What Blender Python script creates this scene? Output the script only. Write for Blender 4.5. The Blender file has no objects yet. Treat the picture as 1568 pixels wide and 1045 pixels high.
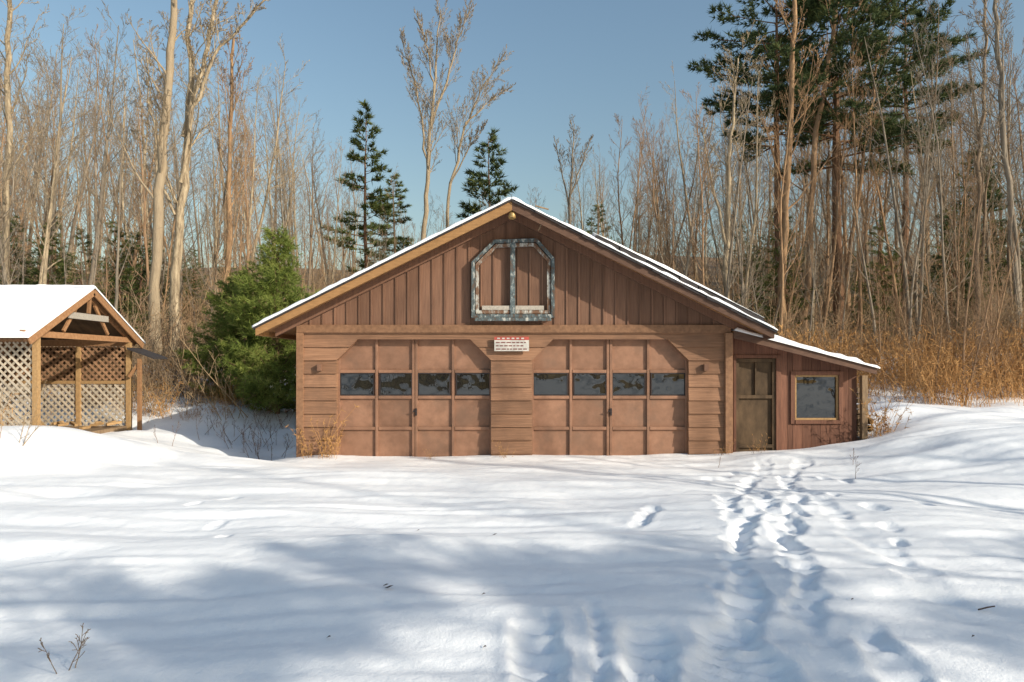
import bpy, math, random
import numpy as np
from mathutils import Vector
R=math.radians
scene=bpy.context.scene
CZ=1.6
def P(px,py,Y): return ((px-784)/1045*Y, Y, CZ+(560-py)/1045*Y)
def PX(px,Y): return (px-784)/1045*Y
def PZ(py,Y): return CZ+(560-py)/1045*Y

# ---------------- materials ----------------
def newmat(name):
    m=bpy.data.materials.new(name); m.use_nodes=True
    nt=m.node_tree; b=nt.nodes['Principled BSDF']
    return m,nt,b
def ramp(nt,cols):
    r=nt.nodes.new('ShaderNodeValToRGB'); e=r.color_ramp.elements
    while len(e)<len(cols): e.new(0.5)
    for i,(p,c) in enumerate(cols):
        e[i].position=p; e[i].color=(c[0],c[1],c[2],1)
    return r
def noise(nt,scale,detail=4,stretch=None,rough=0.6,coord='Object'):
    tc=nt.nodes.new('ShaderNodeTexCoord'); n=nt.nodes.new('ShaderNodeTexNoise')
    n.inputs['Scale'].default_value=scale; n.inputs['Detail'].default_value=detail
    n.inputs['Roughness'].default_value=rough
    if stretch:
        mp=nt.nodes.new('ShaderNodeMapping'); mp.inputs['Scale'].default_value=stretch
        nt.links.new(tc.outputs[coord],mp.inputs[0]); nt.links.new(mp.outputs[0],n.inputs['Vector'])
    else: nt.links.new(tc.outputs[coord],n.inputs['Vector'])
    return n
def mixc(nt,fac,a,b,mode='MIX'):
    m=nt.nodes.new('ShaderNodeMix'); m.data_type='RGBA'; m.blend_type=mode
    if isinstance(fac,float): m.inputs[0].default_value=fac
    else: nt.links.new(fac,m.inputs[0])
    for s,i in ((a,6),(b,7)):
        if isinstance(s,tuple): m.inputs[i].default_value=(s[0],s[1],s[2],1)
        else: nt.links.new(s,m.inputs[i])
    return m.outputs[2]
def bump(nt,b,src,strength,dist=0.02):
    bp=nt.nodes.new('ShaderNodeBump'); bp.inputs['Strength'].default_value=strength
    bp.inputs['Distance'].default_value=dist
    nt.links.new(src,bp.inputs['Height']); nt.links.new(bp.outputs[0],b.inputs['Normal'])
def wood(name,c1,c2,stretch,scale=6,rough=0.75,island=0.5,dirt=None,bs=0.3):
    m,nt,b=newmat(name)
    n=noise(nt,scale,6,stretch)
    r=ramp(nt,[(0.3,c1),(0.7,c2)]); nt.links.new(n.outputs['Fac'],r.inputs[0])
    g=nt.nodes.new('ShaderNodeNewGeometry')
    r2=ramp(nt,[(0,(1-island,)*3),(1,(1,1,1))]); nt.links.new(g.outputs['Random Per Island'],r2.inputs[0])
    col=mixc(nt,1.0,r.outputs[0],r2.outputs[0],'MULTIPLY')
    if dirt:
        n3=noise(nt,2.2,5); r3=ramp(nt,[(0.5,(0,0,0)),(0.75,(1,1,1))]); nt.links.new(n3.outputs['Fac'],r3.inputs[0])
        col=mixc(nt,r3.outputs[0],col,dirt)
    nt.links.new(col,b.inputs['Base Color']); b.inputs['Roughness'].default_value=rough
    b.inputs['Specular IOR Level'].default_value=0.25
    bump(nt,b,n.outputs['Fac'],bs,0.01)
    return m
M_sidingH=wood('brown_lap_siding',(0.22,0.118,0.07),(0.38,0.205,0.12),(0.6,1,14),4,island=0.3,dirt=(0.18,0.10,0.062))
M_sidingV=wood('brown_board_siding',(0.175,0.092,0.06),(0.265,0.145,0.092),(14,1,0.6),4,island=0.35)
M_trim=wood('brown_trim',(0.2,0.105,0.06),(0.33,0.18,0.10),(3,3,3),5,island=0.25)
M_door=wood('brown_door_paint',(0.26,0.14,0.088),(0.37,0.2,0.128),(2,2,2),3,island=0.25,dirt=(0.2,0.12,0.082),bs=0.1)
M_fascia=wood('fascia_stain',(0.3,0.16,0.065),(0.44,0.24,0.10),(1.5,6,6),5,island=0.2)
M_fasciaD=wood('fascia_dark',(0.10,0.055,0.038),(0.16,0.09,0.06),(1.5,6,6),5,island=0.2)  # darkened copy of the fascia wood, with shade put into the colour
M_soffit=wood('soffit_wood',(0.3,0.15,0.06),(0.44,0.23,0.10),(6,1,6),5,island=0.2)
M_lean=wood('red_brown_boards',(0.15,0.068,0.045),(0.28,0.13,0.08),(12,1,0.7),4,island=0.45)
M_rough=wood('weathered_wood',(0.2,0.13,0.075),(0.36,0.25,0.15),(5,5,1),6,island=0.4)
M_pale=wood('pale_painted_rail',(0.34,0.3,0.25),(0.55,0.5,0.43),(5,5,5),9,island=0.3)
M_ply=wood('plywood_dark',(0.05,0.032,0.018),(0.14,0.09,0.05),(2,1,1),3,island=0.2,bs=0.1)
M_shedw=wood('shed_timber',(0.26,0.13,0.06),(0.4,0.22,0.11),(4,4,4),5,island=0.3)
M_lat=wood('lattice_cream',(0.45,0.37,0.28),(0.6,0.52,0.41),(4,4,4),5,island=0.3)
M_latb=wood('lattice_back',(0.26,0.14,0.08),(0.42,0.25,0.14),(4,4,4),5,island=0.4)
M_shing=wood('dark_shingle',(0.03,0.028,0.03),(0.07,0.06,0.06),(8,8,8),9,island=0.3)
M_yel=wood('yellow_wood',(0.33,0.2,0.09),(0.48,0.3,0.14),(4,4,4),6,island=0.2)
def m_peel(name,cols):
    m,nt,b=newmat(name)
    n=noise(nt,13,7,(1,1,0.45),0.75); r=ramp(nt,cols)
    nt.links.new(n.outputs['Fac'],r.inputs[0]); nt.links.new(r.outputs[0],b.inputs['Base Color'])
    b.inputs['Roughness'].default_value=0.8; bump(nt,b,n.outputs['Fac'],0.5,0.01); return m
M_peel=m_peel('peeling_blue_paint',[(0.42,(0.10,0.065,0.045)),(0.47,(0.06,0.08,0.085)),(0.56,(0.12,0.155,0.165)),(0.60,(0.42,0.41,0.37))])
M_peel2=m_peel('peeling_white_paint',[(0.44,(0.15,0.075,0.04)),(0.50,(0.2,0.13,0.09)),(0.54,(0.3,0.29,0.26)),(0.62,(0.5,0.48,0.43))])
def m_plain(name,c,rough=0.6,metal=0,sc=8,var=0.25):
    m,nt,b=newmat(name); n=noise(nt,sc,5)
    r=ramp(nt,[(0.3,tuple(x*(1-var) for x in c)),(0.7,tuple(min(1,x*(1+var)) for x in c))])
    nt.links.new(n.outputs['Fac'],r.inputs[0]); nt.links.new(r.outputs[0],b.inputs['Base Color'])
    b.inputs['Roughness'].default_value=rough; b.inputs['Metallic'].default_value=metal; return m
M_brass=m_plain('lamp_brass',(0.4,0.26,0.1),0.45,0.3)
M_metal=m_plain('dark_iron',(0.05,0.04,0.04),0.5,0.6)
M_white=m_plain('sign_white',(0.55,0.52,0.47),0.5)
M_red=m_plain('sign_red',(0.4,0.07,0.05),0.5)
M_ink=m_plain('sign_ink',(0.2,0.07,0.06),0.6)
M_leaf=m_plain('dead_leaf',(0.07,0.04,0.025),0.9)
def m_glass():
    m,nt,b=newmat('window_glass')
    b.inputs['Base Color'].default_value=(0.012,0.013,0.013,1); b.inputs['Roughness'].default_value=0.02
    b.inputs['IOR'].default_value=1.9
    n=noise(nt,1.8,2); bump(nt,b,n.outputs['Fac'],0.22,0.06); return m
M_glass=m_glass()
def m_bark(name,cA,cB,cC,sc=5,st=0.25):
    m,nt,b=newmat(name)
    n=noise(nt,sc,6,(1,1,st),0.7); r=ramp(nt,[(0.36,cA),(0.6,cB)]); nt.links.new(n.outputs['Fac'],r.inputs[0])
    oi=nt.nodes.new('ShaderNodeObjectInfo')
    mm=nt.nodes.new('ShaderNodeMath'); mm.operation='MULTIPLY'; mm.inputs[1].default_value=0.75; nt.links.new(oi.outputs['Random'],mm.inputs[0])
    col=mixc(nt,mm.outputs[0],r.outputs[0],cC)
    nt.links.new(col,b.inputs['Base Color']); b.inputs['Roughness'].default_value=0.9
    b.inputs['Specular IOR Level'].default_value=0.1
    bump(nt,b,n.outputs['Fac'],0.9,0.04); return m
M_bark=m_bark('tree_bark',(0.14,0.105,0.07),(0.48,0.385,0.26),(0.32,0.25,0.17),11,.16)
M_barkF=m_bark('forest_bark',(0.13,0.09,0.06),(0.33,0.235,0.15),(0.2,0.15,0.105))
M_barkG=m_bark('grey_bark',(0.12,0.1,0.08),(0.33,0.275,0.21),(0.22,0.18,0.135))
M_barkO=m_bark('warm_twig_bark',(0.21,0.125,0.07),(0.42,0.27,0.15),(0.27,0.175,0.11))
M_barkP=m_bark('pine_bark',(0.1,0.055,0.035),(0.26,0.14,0.08),(0.16,0.1,0.065))
M_brush=m_bark('brush_twigs',(0.22,0.15,0.085),(0.42,0.3,0.17),(0.24,0.165,0.1))
M_weed=m_bark('dry_weeds',(0.34,0.17,0.06),(0.55,0.31,0.12),(0.38,0.22,0.1))
def m_needle(name,c1,c2,c3=None,trans=0.0):
    m,nt,b=newmat(name)
    g=nt.nodes.new('ShaderNodeNewGeometry'); r=ramp(nt,[(0,c1),(0.6,c2),(1,c3 or c2)])
    n=noise(nt,1.3,3)
    ad=nt.nodes.new('ShaderNodeMath'); ad.operation='MULTIPLY_ADD'; ad.inputs[1].default_value=0.5
    sb=nt.nodes.new('ShaderNodeMath'); sb.operation='MULTIPLY_ADD'; sb.inputs[1].default_value=1.6; sb.inputs[2].default_value=-0.55
    nt.links.new(n.outputs['Fac'],sb.inputs[0]); nt.links.new(g.outputs['Random Per Island'],ad.inputs[0]); nt.links.new(sb.outputs[0],ad.inputs[2])
    nt.links.new(ad.outputs[0],r.inputs[0]); nt.links.new(r.outputs[0],b.inputs['Base Color'])
    b.inputs['Roughness'].default_value=0.7; b.inputs['Specular IOR Level'].default_value=0.2
    if trans:
        t=nt.nodes.new('ShaderNodeBsdfTranslucent'); nt.links.new(r.outputs[0],t.inputs[0]); ms=nt.nodes.new('ShaderNodeMixShader'); ms.inputs[0].default_value=trans
        nt.links.new(b.outputs[0],ms.inputs[1]); nt.links.new(t.outputs[0],ms.inputs[2]); nt.links.new(ms.outputs[0],nt.nodes['Material Output'].inputs[0])
    return m
M_ndl=m_needle('pine_needles',(0.035,0.06,0.03),(0.08,0.11,0.04),(0.18,0.18,0.06),.15)
M_ndlG=m_needle('young_pine_needles',(0.09,0.13,0.03),(0.23,0.28,0.06),(0.42,0.42,0.13),0.35)
def m_snow(name,litter=False):
    m,nt,b=newmat(name)
    n=noise(nt,7,8,None,0.65); n2=noise(nt,60,3)
    r=ramp(nt,[(0.3,(0.895,0.90,0.915)),(0.7,(0.945,0.948,0.95))]); nt.links.new(n.outputs['Fac'],r.inputs[0])
    col=r.outputs[0]
    if litter:
        tc=nt.nodes.new('ShaderNodeTexCoord'); sx=nt.nodes.new('ShaderNodeSeparateXYZ'); nt.links.new(tc.outputs['Object'],sx.inputs[0])
        mr=nt.nodes.new('ShaderNodeMapRange'); mr.inputs[1].default_value=16.5; mr.inputs[2].default_value=28
        nt.links.new(sx.outputs['Y'],mr.inputs[0])
        n4=noise(nt,0.5,6,None,0.7)
        a=nt.nodes.new('ShaderNodeMath'); a.operation='MULTIPLY_ADD'; a.inputs[1].default_value=1.3; a.inputs[2].default_value=-0.85
        nt.links.new(n4.outputs['Fac'],a.inputs[0])
        s=nt.nodes.new('ShaderNodeMath'); s.operation='ADD'; nt.links.new(a.outputs[0],s.inputs[0])
        nt.links.new(mr.outputs[0],s.inputs[1])
        rr=ramp(nt,[(0.3,(0,0,0)),(0.45,(1,1,1))]); nt.links.new(s.outputs[0],rr.inputs[0])
        n5=noise(nt,1.7,6); r5=ramp(nt,[(0.3,(0.13,0.08,0.04)),(0.7,(0.34,0.215,0.105))]); nt.links.new(n5.outputs['Fac'],r5.inputs[0])
        col=mixc(nt,rr.outputs[0],col,r5.outputs[0])
    nt.links.new(col,b.inputs['Base Color']); b.inputs['Roughness'].default_value=0.55
    b.inputs['Specular IOR Level'].default_value=0.3
    ad=nt.nodes.new('ShaderNodeMath'); ad.operation='MULTIPLY_ADD'; ad.inputs[1].default_value=0.25
    nt.links.new(n2.outputs['Fac'],ad.inputs[0]); nt.links.new(n.outputs['Fac'],ad.inputs[2])
    bump(nt,b,ad.outputs[0],0.35,0.035)
    return m
M_snowG=m_snow('snow_ground',True); M_snow=m_snow('roof_snow')

# ---------------- mesh builder ----------------
class MB:
    def __init__(s): s.v=[]; s.f=[]; s.mi=[]
    def hexa(s,vs,m=0):
        o=len(s.v); s.v+=[tuple(v) for v in vs]
        for q in ((0,1,2,3),(7,6,5,4),(0,4,5,1),(1,5,6,2),(2,6,7,3),(3,7,4,0)):
            s.f.append(tuple(o+i for i in q)); s.mi.append(m)
    def box(s,x0,x1,y0,y1,z0,z1,m=0):
        s.hexa([(x0,y0,z0),(x1,y0,z0),(x1,y0,z1),(x0,y0,z1),(x0,y1,z0),(x1,y1,z0),(x1,y1,z1),(x0,y1,z1)],m)
    def prism(s,pts,y0,y1,m=0):
        o=len(s.v); n=len(pts)
        s.v+=[(p[0],y0,p[1]) for p in pts]+[(p[0],y1,p[1]) for p in pts]
        s.f.append(tuple(range(o,o+n))); s.f.append(tuple(range(o+2*n-1,o+n-1,-1))); s.mi+=[m,m]
        for i in range(n):
            j=(i+1)%n; s.f.append((o+i,o+n+i,o+n+j,o+j)); s.mi.append(m)
    def beam(s,a,b,w,h,m=0,up=(0,0,1)):
        a=Vector(a); b=Vector(b); d=(b-a).normalized(); u=Vector(up)
        sd=d.cross(u).normalized()*w/2; uu=sd.cross(d).normalized()*h/2
        s.hexa([a-sd-uu,a+sd-uu,a+sd+uu,a-sd+uu,b-sd-uu,b+sd-uu,b+sd+uu,b-sd+uu],m)
    def tube(s,pts,rads,n,m=0):
        o=len(s.v); k=len(pts)
        cs=[(math.cos(2*math.pi*i/n),math.sin(2*math.pi*i/n)) for i in range(n)]
        for i in range(k):
            a=pts[max(i-1,0)]; b=pts[min(i+1,k-1)]
            tx,ty,tz=b[0]-a[0],b[1]-a[1],b[2]-a[2]
            l=math.sqrt(tx*tx+ty*ty+tz*tz) or 1; tx/=l;ty/=l;tz/=l
            if abs(tx)<0.9: ux,uy,uz=0,tz,-ty
            else: ux,uy,uz=-tz,0,tx
            l=math.sqrt(ux*ux+uy*uy+uz*uz); ux/=l;uy/=l;uz/=l
            vx,vy,vz=ty*uz-tz*uy,tz*ux-tx*uz,tx*uy-ty*ux
            r=rads[i]; p=pts[i]
            for c,sn in cs:
                s.v.append((p[0]+r*(c*ux+sn*vx),p[1]+r*(c*uy+sn*vy),p[2]+r*(c*uz+sn*vz)))
        for i in range(k-1):
            for j in range(n):
                q=o+i*n; s.f.append((q+j,q+(j+1)%n,q+n+(j+1)%n,q+n+j)); s.mi.append(m)
    def needles(s,pos,dirs,k,L,w,rng,spread=0.9,m=0):
        pos=np.repeat(np.array(pos),k,0); dirs=np.repeat(np.array(dirs),k,0); N=len(pos)
        d=dirs+rng.normal(0,spread,(N,3)); d/=np.linalg.norm(d,axis=1)[:,None]+1e-9
        q=np.cross(d,rng.normal(0,1,(N,3))); q/=np.linalg.norm(q,axis=1)[:,None]+1e-9
        ln=L*rng.uniform(0.6,1.2,N)[:,None]
        a=pos-q*w/2; b=pos+q*w/2; c=pos+d*ln
        V=np.stack([a,b,c],1).reshape(-1,3); o=len(s.v)
        s.v+=V.tolist(); idx=(np.arange(N*3)+o).reshape(-1,3)
        s.f+=idx.tolist(); s.mi+=[m]*N
    def mesh(s,name,mats,smooth=False):
        me=bpy.data.meshes.new(name); me.from_pydata(s.v,[],s.f)
        for m in mats: me.materials.append(m)
        me.polygons.foreach_set('material_index',s.mi)
        if smooth: me.polygons.foreach_set('use_smooth',[True]*len(s.f))
        me.update(); return me
    def obj(s,name,mats,parent=None,smooth=False,bevel=0):
        me=s.mesh(name,mats,smooth); o=bpy.data.objects.new(name,me); scene.collection.objects.link(o)
        if parent: o.parent=parent
        if bevel:
            import bmesh
            bm=bmesh.new(); bm.from_mesh(me); bmesh.ops.recalc_face_normals(bm,faces=bm.faces); bm.to_mesh(me); bm.free()
            md=o.modifiers.new('bev','BEVEL'); md.width=bevel; md.segments=2; md.limit_method='ANGLE'
        return o
def empty(name,loc=(0,0,0)):
    e=bpy.data.objects.new(name,None); scene.collection.objects.link(e); e.location=loc; e.empty_display_size=0.2; return e

# ---------------- noise & terrain ----------------
def vn(x,y,seed=0):
    xi=np.floor(x); yi=np.floor(y); fx=x-xi; fy=y-yi
    fx=fx*fx*(3-2*fx); fy=fy*fy*(3-2*fy)
    def h(a,b):
        t=np.sin(a*127.1+b*311.7+seed*74.7)*43758.5453; return t-np.floor(t)
    return (h(xi,yi)*(1-fx)+h(xi+1,yi)*fx)*(1-fy)+(h(xi,yi+1)*(1-fx)+h(xi+1,yi+1)*fx)*fy-0.5
def sm(t): t=np.clip(t,0,1); return t*t*(3-2*t)
def base_h(x,y):
    h=1.4*sm((y-13.2)/12.0)
    h=h+11.0*sm((y-25)/55)+5*sm((y-70)/120)
    h=h+vn(x/14,y/14,3)*1.6*sm((y-26)/25)
    h=h+0.68*sm((x-4.6)/4.0)*sm((y-7.2)/4.3)
    h=h+0.55*sm((-x-5.4)/2.6)*sm((y-8.6)/2.4)*(1-.55*sm((y-11.6)/1.2))
    h=h-0.30*np.exp(-((x+4.8)/0.7)**2-((y-13.2)/1.2)**2)
    h=h+0.15*np.exp(-((x+5.8)/1.6)**2-((y-11.4)/0.5)**2)
    h=h+0.10*np.exp(-((x-4.8)/1.0)**2-((y-11.5)/0.6)**2)
    m=sm((x+4.1)/0.4)*(1-sm((x-6.1)/0.4))*sm((y-12.2)/0.3)*(1-sm((y-19.3)/1.0))
    h=h*(1-m)+(-0.05)*m
    m2=(1-sm((x+8.3)/0.4))*sm((x+12)/0.5)*sm((y-11.9)/0.3)*(1-sm((y-14.9)/0.5))
    h=h*(1-m2)+0.22*m2
    return h
def gh(x,y): return float(base_h(np.array([float(x)]),np.array([float(y)]))[0])
def spaced(a,b,s): return list(np.arange(a,b,s))
side=[7+0.1*i for i in range(60)]; v=13.0; st=0.2
while v<260: side.append(v); st*=1.09; v+=st
xs=[-q for q in side[::-1]]+spaced(-6.97,6.98,0.035)+side
ys=[]; v=1.2; st=0.2; neg=[]
while v>-90: v-=st; st*=1.12; neg.append(v)
ys=neg[::-1]+spaced(1.2,8,0.03)+spaced(8,13,0.05)
v=13.0; st=0.08
while v<320: ys.append(v); st*=1.035; v+=st
X,Y=np.meshgrid(np.array(xs),np.array(ys))
H=base_h(X,Y)
near=1-sm((Y-30)/10)
H=H+near*(0.17*vn(X/3.1,Y/1.9,1)+0.07*vn(X/1.1+3,Y/0.6,2)+0.014*vn(X/0.42+Y/0.6,Y/0.16,5)+0.006*vn(X/0.13,Y/0.09,6))
H=H+near*(0.05*vn(X/2.6,Y/0.30+X*0.2,12)+0.045*vn(X/1.5+2,Y/0.13-X*0.25,13)*(0.5+vn(X/2.5,Y/1.5,19)))
H=H+near*0.14*sm((-X-3)/3)*vn(X/.9,Y/.7,27)*sm((Y-7)/2)
H=H+near*0.16*sm((X-5)/2)*vn(X/.9,Y/.45,28)*sm((Y-8)/2)
H=H+0.05*np.exp(-((Y-6.15-0.25*np.sin(X*0.7))/0.30)**2)*sm((2.5-X)/2)
rs=random.Random(4)
dents=[]
def foot(px,py,sx=0.13,sy=0.2,dep=0.09,rot=0):
    y=1672/(py-560); x=(px-784)/1045*y; dents.append((x,y,sx,sy,dep,rot))
for p in [(1142,812),(1155,797),(1172,780),(1212,812),(1222,790),(1228,772),(1130,830),(1205,832),(985,798),(1000,786)]:
    foot(p[0]+rs.uniform(-4,4),p[1],rs.uniform(.06,.085),rs.uniform(.22,.34),rs.uniform(.035,.055),rs.uniform(-.45,-.05))
for p in [(1075,737),(1090,730),(1110,726),(1128,720),(1150,730),(1240,760),(1300,735),(330,800),(345,822),(300,775),(355,765),(1280,765),(1420,780),(1260,730),(1180,745),(1365,815),(1378,835),(1345,785)]:
    foot(p[0]+rs.uniform(-5,5),p[1],rs.uniform(.05,.09),rs.uniform(.10,.16),rs.uniform(.02,.035),rs.uniform(-.5,.5))
for (cx,cy,sx,sy,d,ro) in dents:
    c,s_=math.cos(ro),math.sin(ro)
    dx=(X-cx)*c+(Y-cy)*s_+.07*vn(X/.12,Y/.12,33); dy=-(X-cx)*s_+(Y-cy)*c+.08*vn(X/.15,Y/.15,34)
    q=(dx/sx)**2+(dy/sy)**2
    H=H-d*np.exp(-q*q*0.8)*(1+0.8*vn(X/0.07,Y/0.07,8))+0.12*d*np.exp(-((np.sqrt(q)-1.4)/0.3)**2)
def rut(x0,y0,x1,y1,w,d,seed,per=0.17,ripple=.5,bend=0):
    global H
    t=(Y-y0)/(y1-y0)+0.10*vn(X/0.1,Y/0.2,seed+9); tt=np.clip(t,0,1); cx=x0+(x1-x0)*tt+0.04*np.sin(Y*3+seed)+bend*tt*(1-tt)
    env=sm((t+0.05)/0.15)*(1-sm((t-0.8)/0.2))*(0.75+.9*vn(X/.4,Y/.5,seed+6))
    ww=w*(1+0.6*vn(X*0+seed,Y/0.3,seed))
    q=(X-cx)/ww
    tex=1+ripple*np.sin((Y+0.35*(X-cx))/per*2*math.pi+5*vn(X/0.3,Y/0.3,seed+2))+0.9*vn(X/0.09,Y/0.07,seed+1)
    H=H-env*d*np.exp(-q**4)*tex+env*0.30*d*np.exp(-((np.abs(q)-1.3)/0.3)**2)*(1+1.4*vn(X/0.08,Y/0.08,seed+4))
rut(0.02,2.4,0.20,4.4,0.11,0.07,11,.19,.45)
rut(0.36,2.4,0.50,4.5,0.045,0.03,15)
rut(0.62,2.4,0.76,4.3,0.13,0.065,21,.17,.5)
rut(1.12,2.4,1.32,4.35,0.19,0.06,31,0.11,.6)
rut(1.75,2.4,2.10,4.2,0.12,0.04,41,.2,.3)
rut(1.25,3.9,2.75,8.8,0.11,0.04,51,0.21,.5,.4)
rut(1.75,3.9,3.15,9.0,0.11,0.04,55,0.21,.5,.4)
rut(2.75,8.2,4.3,11.4,0.11,0.028,71,0.25,.5,-.3)
rut(3.25,8.2,4.9,11.4,0.11,0.028,75,0.25,.5,-.3)
rut(2.9,4.5,3.9,9.8,0.12,0.018,61,0.3)
ny,nx=X.shape
V=np.stack([X,Y,H],-1).reshape(-1,3)
idx=np.arange(nx*ny).reshape(ny,nx)
F=np.stack([idx[:-1,:-1],idx[:-1,1:],idx[1:,1:],idx[1:,:-1]],-1).reshape(-1,4)
me=bpy.data.meshes.new('snowy_ground'); me.from_pydata(V.tolist(),[],F.tolist())
me.polygons.foreach_set('use_smooth',[True]*len(F)); me.materials.append(M_snowG); me.update()
g=bpy.data.objects.new('snowy_ground',me); scene.collection.objects.link(g)

# ---------------- garage ----------------
YF=12.2
gar=empty('brown_garage')
xL,xR=PX(457,YF),PX(1118,YF)
zD=PZ(520,YF); zC=PZ(552,YF)
doors=[(PX(516,YF),PX(752,YF)),(PX(815,YF),PX(1054,YF))]
zb=PZ(510,YF); zt=PZ(498,YF)
mb=MB(); crs=0.238
def ex(z,side,d):
    e=max(0,z-zC)
    return d[0]+e if side==0 else d[1]-e
z=-0.45
while z<zb-0.001:
    z2=min(z+crs,zb)
    cuts=sorted(set([z,z2]+[q for q in (zC,zD) if z+1e-4<q<z2-1e-4]))
    off=lambda q: 0.036-0.03*(q-z)/crs
    for a,b in zip(cuts[:-1],cuts[1:]):
        if a>=zD-1e-4: iv=[((xL,xL),(xR,xR))]
        else:
            iv=[((xL,xL),(ex(a,0,doors[0]),ex(b,0,doors[0]))),
                ((ex(a,1,doors[0]),ex(b,1,doors[0])),(ex(a,0,doors[1]),ex(b,0,doors[1]))),
                ((ex(a,1,doors[1]),ex(b,1,doors[1])),(xR,xR))]
        for (l,r) in iv:
            mb.hexa([(l[0],YF-off(a),a),(r[0],YF-off(a),a),(r[1],YF-off(b),b),(l[1],YF-off(b),b),
                     (l[0],YF+.14,a),(r[0],YF+.14,a),(r[1],YF+.14,b),(l[1],YF+.14,b)],0)
    z=z2
mb.obj('lap_siding',[M_sidingH],gar)
SL=0.497; ZP=4.45
def rtop(x): return ZP-SL*abs(x)
th=0.17
mb=MB(); sp=0.218; x=xL
while x<xR-0.01:
    x2=min(x+sp,xR)
    segs=[(x,x2)] if x*x2>=0 else [(x,0),(0,x2)]
    for a,b in segs:
        mb.hexa([(a,YF,zt),(b,YF,zt),(b,YF,rtop(b)-th),(a,YF,rtop(a)-th),(a,YF+.06,zt),(b,YF+.06,zt),(b,YF+.06,rtop(b)-th),(a,YF+.06,rtop(a)-th)],0)
    if x>xL+0.05:
        mb.box(x-0.014,x+0.014,YF-0.022,YF-0.001,zt,rtop(x)-th-0.02,0)
    x=x2
mb.obj('gable_boards',[M_sidingV],gar)
mb=MB()
mb.box(xL-0.02,xR+0.0,YF-0.055,YF+0.05,zb,zt,0)
mb.box(xL-0.025,xL+0.10,YF-0.05,YF+0.1,-0.4,zb-0.003,0)
mb.box(xR-0.11,xR+0.02,YF-0.09,YF+0.3,-0.4,zb-0.003,0)
mb.obj('trim_boards',[M_trim],gar,bevel=0.004)
mb=MB()
mb.box(xL,xL+0.1,YF+0.15,19.5,-0.5,2.3,0); mb.box(xR-0.1,xR,YF+0.31,19.5,-0.5,2.3,0); mb.box(xL+.1,xR-.1,19.4,19.5,-0.5,2.3,0)
mb.prism([(xL+.1,2.301),(xR-.1,2.301),(0.01,4.2)],19.4,19.5,0)
mb.obj('side_walls',[M_sidingH],gar)
for di,d in enumerate(doors):
    mb=MB(); a,b=d; yd=YF+0.10
    rows=[-0.45,PZ(697,YF)-0.0,PZ(657,YF),PZ(609,YF),PZ(569,YF),zD+0.02]
    cols=[a+(b-a)*i/4 for i in range(5)]
    cols[0]-=0.03; cols[4]+=0.03
    for i in range(4):
        for zz0,zz1 in zip([-.45]+rows[2:5],rows[2:5]+[zD+.02]):
            mb.box(cols[i]+.001,cols[i+1]-.001,yd+0.045,yd+0.06,zz0+.001,zz1-.001,0)
    for i,c in enumerate(cols):
        w=0.045 if i in(1,3) else 0.055
        if i==2:
            mb.box(c-0.052,c-0.005,yd,yd+0.044,-0.45,zD+0.02,0); mb.box(c+0.005,c+0.052,yd,yd+0.044,-0.45,zD+0.02,0)
        else: mb.box(c-w/2-(0.03 if i==4 else 0),c+w/2+(0.03 if i==0 else 0),yd,yd+0.044,-0.45,zD+0.02,0)
    for zz in rows[2:5]:
        for i in range(4): 
            l=cols[i]+(0.0565 if i==2 else 0.031 if i else 0.058); r=cols[i+1]-(0.0565 if i==1 else 0.031 if i<3 else 0.058)
            mb.box(l,r,yd+0.002,yd+0.044,zz-0.028,zz+0.028,0)
    mb.obj('garage_door_%d'%di,[M_door],gar,bevel=0.004)
    mg=MB(); mm=MB()
    for i in range(4):
        l=cols[i]+0.05; r=cols[i+1]-0.05
        mg.box(l+0.02,r-0.02,yd+0.030,yd+0.040,rows[3]+0.05,rows[4]-0.05,0)
        z0,z1=rows[3]+0.03,rows[4]-0.03
        for bx in ((l,r,z1-0.02,z1),(l,r,z0,z0+0.02),(l,l+0.02,z0+.021,z1-.021),(r-0.02,r,z0+.021,z1-.021)):
            mm.box(bx[0],bx[1],yd+0.008,yd+0.040,bx[2],bx[3],0)
    mg.obj('door_glass_%d'%di,[M_glass],gar); mm.obj('window_stops_%d'%di,[M_metal],gar)
    mh=MB(); c=cols[2]; zz=PZ(632,YF)
    mh.box(c+0.012,c+0.04,yd-0.03,yd-0.001,zz-0.06,zz+0.07,0); mh.beam((c-0.03,yd-0.04,zz+0.02),(c+0.03,yd-0.04,zz+0.02),0.02,0.02,0)
    mh.obj('handle_%d'%di,[M_metal],gar)
YR0,YR1=11.6,20.0
ro=empty('garage_roof'); ro.parent=gar
xe=[-4.33,4.43]
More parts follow.
